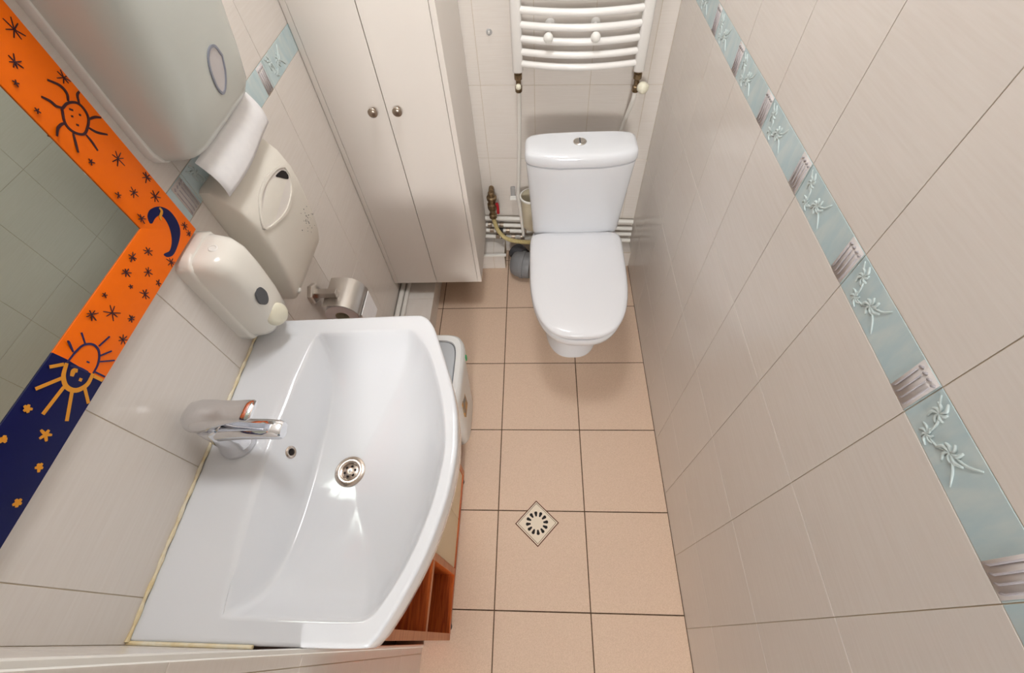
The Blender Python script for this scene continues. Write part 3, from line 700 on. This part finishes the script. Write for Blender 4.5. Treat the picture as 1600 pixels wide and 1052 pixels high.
def lid_ring(z, w, yf, yb, n=64, p=3.0):
    r = []; ym_ = -.10
    for k in range(n):
        t_ = 2 * math.pi * (k + .5) / n; c, s = math.cos(t_), math.sin(t_); pp_ = p if s < 0 else 9.0
        x = w * math.copysign(abs(c) ** (2 / pp_), c); L_ = (ym_ - yf) if s < 0 else (yb - ym_)
        r.append(Vector((tx + x * (1.0 if s < 0 else 1 - .025 * abs(s)), ym_ + L_ * math.copysign(abs(s) ** (2 / pp_), s), z)))
    return r
bm = nb(); loft(bm, [lid_ring(*a) for a in ((.4005, .163, -.444, .028), (.403, .169, -.451, .030), (.411, .169, -.451, .030), (.4130, .165, -.446, .028))]); obj('seat_ring', bm, 'seat', wc, 50)
bm = nb(); loft(bm, [lid_ring(*a) for a in ((.4138, .170, -.450, .032), (.4155, .174, -.456, .034), (.424, .1745, -.457, .034), (.430, .171, -.452, .031), (.4345, .162, -.440, .024), (.4375, .140, -.41, .005), (.439, .09, -.34, -.03), (.4395, .03, -.20, -.07))]); seat = obj('seat_lid', bm, 'seat', wc, 60)
for s in (-1, 1):
    obj('hinge', tube(nb(), [(tx + s * .06, .028, .412), (tx + s * .10, .028, .412)], .0075, 12), 'seat', wc)
tb = .123
def tank_ring(z, hw, yf, bul, p=6.5): return sup(64, hw, (tb - yf) / 2, tx, (tb + yf) / 2, z, p, bul)
bm = nb(); loft(bm, [tank_ring(*a) for a in ((.401, .150, .055, .008), (.405, .160, .045, .012), (.425, .164, .040, .014), (.50, .167, .032, .018), (.60, .173, .024, .022), (.70, .1790, .017, .024), (.735, .1815, .0145, .025), (.7375, .1810, .015, .025), (.7385, .1775, .019, .025), (.7430, .172, .026, .024))]); cist = obj('cistern', bm, 'ceramic', wc, 60)
bm = nb(); loft(bm, [tank_ring(*a) for a in ((.7415, .174, .024, .024), (.7418, .1800, .016, .026), (.7435, .1825, .0135, .026), (.749, .1845, .0115, .026), (.758, .185, .011, .026), (.774, .184, .012, .026), (.782, .180, .017, .025), (.7865, .170, .028, .022), (.788, .14, .045, .014), (.7885, .06, .07, .004))]); cl = obj('cistern_lid', bm, 'ceramic', wc, 60)
fb = obj('flush_button', lathe(nb(), [(.0215, 0), (.0215, .003), (.019, .0045), (.0175, .0035), (.0165, .0035), (.0155, .0055), (.001, .006)], (tx - .004, .068, .787), n=32), 'brushed', wc)
obj('flush_button_split', B(tx - .006, tx - .002, .053, .083, .7925, .7934), 'grey_window', fb)
# ------------------------------------------------------------------ towel radiator
RY = wy(.285) - .058
rd = thing('towel_radiator', 'white towel radiator with curved bars on wall above the toilet', 'radiator', (.285, RY, .90))
px0, px1 = .086, .484; pz0, pz1 = .903, 1.62
for x in (px0, px1):
    bm = nb(); loft(bm, [[Vector((x + .0175 * s * math.copysign(abs(math.cos(a)) ** .6, math.cos(a)), RY + .0175 * s * math.copysign(abs(math.sin(a)) ** .6, math.sin(a)), z)) for a in [2 * math.pi * (k + .5) / 24 for k in range(24)]] for z, s in ((pz0, .85), (pz0 + .004, 1), (pz1 - .004, 1), (pz1, .85))])
    obj('post', bm, 'enamel', rd, 50)
def bar(z):
    pts = []
    for i in range(17):
        f_ = i / 16; x = px0 + .012 + (px1 - px0 - .024) * f_; pts.append((x, RY - .004 - .030 * math.sin(math.pi * f_) ** .9, z))
    obj('bar', tube(nb(), pts, .0105, 14), 'enamel', rd, 60)
for z in (.930, .966, 1.004, 1.043, 1.083, 1.123, 1.24, 1.28, 1.32, 1.36, 1.47, 1.51, 1.55, 1.59): bar(z)
for x in (.189, .333):
    h_ = obj('bracket', tube(nb(), [(x, RY + .055, 1.022), (x, RY - .045, 1.022)], .007, 12), 'enamel', rd)
    obj('bracket_cap', lathe(nb(), [(.0145, 0), (.015, .004), (.012, .009), (.001, .011)], (x, RY - .045, 1.022), (0, -1, .1), 22), 'white_plastic', h_, 50)
    obj('wall_flange', lathe(nb(), [(.016, 0), (.015, .006), (.008, .010)], (x, RY + .056, 1.022), (0, -1, 0), 20), 'enamel', h_)
rd.rotation_euler = (0, 0, -math.atan(WS))
bpy.context.view_layer.update()
def ry(x): return RY - (x - .285) * WS
# radiator valves
def rad_valve(x, label, big):
    ryx = ry(x)
    v = thing('radiator_valve', label, 'valve', (x, ryx, .835))
    b_ = obj('body', lathe(nb(), [(.010, .0), (.0125, .004), (.0125, .018), (.009, .022), (.009, .040), (.0135, .044), (.014, .060), (.009, .062), (.009, .068)], (x, ryx, .834), n=10), 'brass', v)
    if big:
        obj('side_port', tube(nb(), [(x, ryx, .858), (x + .012, ryx - .014, .858)], .009, 12), 'brass', v)
        obj('knob', lathe(nb(), [(.011, 0), (.0165, .006), (.0185, .016), (.0165, .027), (.010, .032), (.001, .033)], (x + .010, ryx - .012, .858), (.55, -1, .1), 26), 'cream_button', v, 60)
    else:
        obj('side_port', tube(nb(), [(x, ryx, .858), (x, ryx - .014, .858)], .009, 12), 'brass', v)
        obj('knob', lathe(nb(), [(.0085, 0), (.0095, .008), (.007, .012), (.001, .013)], (x, ryx - .012, .860), (0, -1, 0), 20), 'cream_button', v, 50)
rad_valve(px0, 'small brass radiator valve with cream cap under left radiator post', False)
rad_valve(px1, 'brass radiator valve with large round cream knob under right post', True)
# feed pipes
A0, A1 = ry(px0), ry(px1)
o = obj('feed_pipe', tube(nb(), spline([(px0, A0, .834), (px0 - .001, A0 + .006, .80), (.083, .325, .72), (.074, .340, .55), (.065, .345, .40), (.063, .345, .36), (.070, .338, .28), (.079, .315, .17), (.080, .313, .150)], 6), .0075, 12), 'pipe', None, 60)
tag(center(o), 'white pipe running down the back wall from the small brass radiator valve', 'pipe')
o = obj('feed_pipe', tube(nb(), spline([(px1, A1, .834), (px1 - .002, A1 + .003, .80), (.474, .310, .72), (.462, .322, .64), (.445, .322, .5), (.43, .320, .35), (.43, .270, .20)], 6), .0075, 12), 'pipe', None, 60)
tag(center(o), 'white pipe bending down behind the cistern from the large cream radiator knob', 'pipe')
# pipe clip
pc = thing('pipe_clip', 'clear plastic clip holding the white feed pipe to the wall', 'clip', (.040, .355, .36))
obj('base', B(.030, .050, .350, .366, .352, .398, bev=.002), 'clear', pc); obj('jaw', B(.026, .054, .328, .352, .350, .359, bev=.002), 'white_plastic', pc)
# horizontal supply pipes
PN = ['topmost', 'second', 'third', 'lowest']
PZ = [.231, .192, .163, .131]
for nme, za in zip(PN, PZ):
    off = {'topmost': .022, 'second': .024, 'third': .030, 'lowest': .036}[nme]
    pt = thing('water_pipe', '%s white water pipe of the four along the back wall behind the toilet' % nme, 'pipe', (.25, wy(.25) - off, za - .01), 'water pipes behind the toilet')
    Q = lambda x: (x, wy(x) - off, za)
    obj('pipe', tube(nb(), [Q(-.12), Q(.582)], .0095, 14), 'pipe', pt)
    for cx0 in {'topmost': [], 'second': [-.078, -.024], 'third': [-.072, .005, .085], 'lowest': [-.045, .030, .075]}[nme]:
        obj('fitting', tube(nb(), [Q(cx0 - .010), Q(cx0 - .009), Q(cx0 + .009), Q(cx0 + .010)], [.0105, .0128, .0128, .0105], 10), 'knob', pt)
    if nme in ('third', 'lowest'):
        obj('joint_sleeve', tube(nb(), [Q(-.050 if nme == 'third' else -.03), Q(-.018 if nme == 'third' else -.005)], .0118, 12), 'dark_pipe', pt)
# pipes on the left ledge
o = obj('ledge_pipe', tube(nb(), [(-.470, -.70, .112), (-.470, .33, .112)], .0115, 14), 'pipe', None, 60); tag(center(o), 'thick white pipe lying on the tiled ledge below the tall cabinet', 'pipe')
o = obj('ledge_pipe', tube(nb(), [(-.446, -.70, .1098), (-.446, .33, .1098)], .0095, 14), 'pipe', None, 60); tag(center(o), 'thinner white pipe on the ledge beside the thick one, farther from the wall', 'pipe')
# brass stop valve
vy = .330
bv = thing('stop_valve', 'brass stop valve with red lever on the back wall by the cabinet', 'valve', (-.057, vy, .255))
obj('body', lathe(nb(), [(.013, .005), (.0175, .008), (.0175, .026), (.0135, .030), (.0135, .045), (.016, .050), (.0215, .062), (.0215, .085), (.017, .090), (.017, .108), (.0225, .110), (.0225, .122), (.0145, .126), (.0145, .146), (.011, .150)], (-.057, vy, .250), (0.02, 0, 1), 12), 'brass', bv)
obj('stem', tube(nb(), [(-.050, vy - .002, .330), (-.031, vy - .020, .336)], .006, 10), 'brass', bv)
obj('lever', tube(nb(), spline([(-.034, vy - .018, .352), (-.029, vy - .022, .338), (-.029, vy - .024, .300)], 4), [.007] * 3 + [.0065] * 6, 8), 'red', bv)
obj('wall_elbow', tube(nb(), [(-.056, vy, .385), (-.056, wy(-.056), .385)], .012, 12), 'brass', bv)
# flexible hose
o = obj('flexible_hose', tube(nb(), spline([(-.057, vy, .254), (-.052, .324, .230), (-.038, .312, .190), (-.006, .290, .166), (.038, .272, .162), (.085, .255, .170), (.125, .225, .20), (.15, .19, .27)], 8), .0098, 12), 'hose', None, 60)
tag(center(o), 'yellowish braided hose looping from the brass stop valve to the cistern', 'hose')
# waste elbow
we = thing('waste_elbow', 'grey plastic waste pipe elbow beside the foot of the toilet', 'pipe', (.09, .22, 0))
obj('socket', lathe(nb(), [(.001, -.003), (.032, 0), (.050, .010), (.060, .028), (.063, .05), (.063, .09), (.060, .10)], (.018, .226, .065), (1, -.25, .0), 32), 'grey_pipe', we, 50)
obj('collar', lathe(nb(), [(.061, 0), (.067, .002), (.067, .016), (.061, .018)], (.068, .2135, .065), (1, -.25, 0), 32), 'grey_pipe', we)
obj('riser', tube(nb(), spline([(.075, .245, .080), (.055, .272, .078), (.045, .29, .075)], 5), .042, 22), 'dark_pipe', we)
# beige container behind the cistern
bc = thing('plastic_container', 'beige round plastic tub wedged behind the cistern on the pipes', 'container', (.122, .285, .243))
obj('tub', lathe(nb(), [(.036, 0), (.040, .002), (.046, .165), (.0445, .165), (.039, .006), (.001, .006)], (.122, .285, .243), n=32, cap1=False), 'container', bc)
obj('rim', lathe(nb(), [(.046, .158), (.0495, .159), (.0495, .166), (.0445, .167)], (.122, .285, .243), n=32, cap0=False, cap1=False), 'white_plastic', bc)

# ------------------------------------------------------------------ floor drain
dc = Vector((.136, -.947, 0)); fd = thing('floor_drain', 'square beige floor drain grate set diagonally in the floor tiles', 'floor drain', tuple(dc))
ang = math.radians(45 + 2)
def sq(h, z): return [dc + Vector((h * math.sqrt(2) * math.cos(ang + k * math.pi / 2 - math.pi / 4), h * math.sqrt(2) * math.sin(ang + k * math.pi / 2 - math.pi / 4), z)) for k in range(4)]
bm = nb(); loft(bm, [sq(.0535, .0), sq(.0535, .0009), sq(.0495, .0009)], True, True); obj('joint', bm, 'rust', fd, 0)
bm = nb(); loft(bm, [sq(.0505, .0005), sq(.0505, .0022), sq(.0498, .0028), sq(.0472, .0028), sq(.0470, .0008)], True, True); obj('frame', bm, 'drainplate', fd, 20)
bm = nb(); loft(bm, [sq(.0458, .0015), sq(.0456, .0030), sq(.0450, .0033)], True, True); gr = obj('grate', bm, 'drainplate', fd, 20)
for k in range(12):
    a = k * math.pi / 6 + .12; ca, sa = math.cos(a), math.sin(a)
    pts = []
    for r, w in ((.0225, -.0026), (.0345, -.0056), (.0378, -.0036), (.0388, 0), (.0378, .0036), (.0345, .0056), (.0225, .0026), (.0213, 0)):
        pts.append(dc + Vector((r * ca - w * sa, r * sa + w * ca, 0)))
    bm = nb(); loft(bm, [[p + Vector((0, 0, z)) for p in pts] for z in (.0031, .0035)]); obj('slot', bm, 'dark', gr, 0)

# ------------------------------------------------------------------ small things on the back wall
hk = thing('adhesive_hook', 'small clear adhesive hook on the back wall left of the radiator', 'hook', (-.006, wy(0), .998))
obj('pad', lathe(nb(), [(.010, 0), (.010, .002), (.008, .003)], (-.006, wy(-.006), 1.000), (0, -1, 0), 18), 'clear', hk)
obj('prong', tube(nb(), spline([(-.006, wy(0) - .002, 1.004), (-.006, wy(0) - .010, .998), (-.006, wy(0) - .013, 1.004)], 4), .002, 8), 'white_plastic', hk)
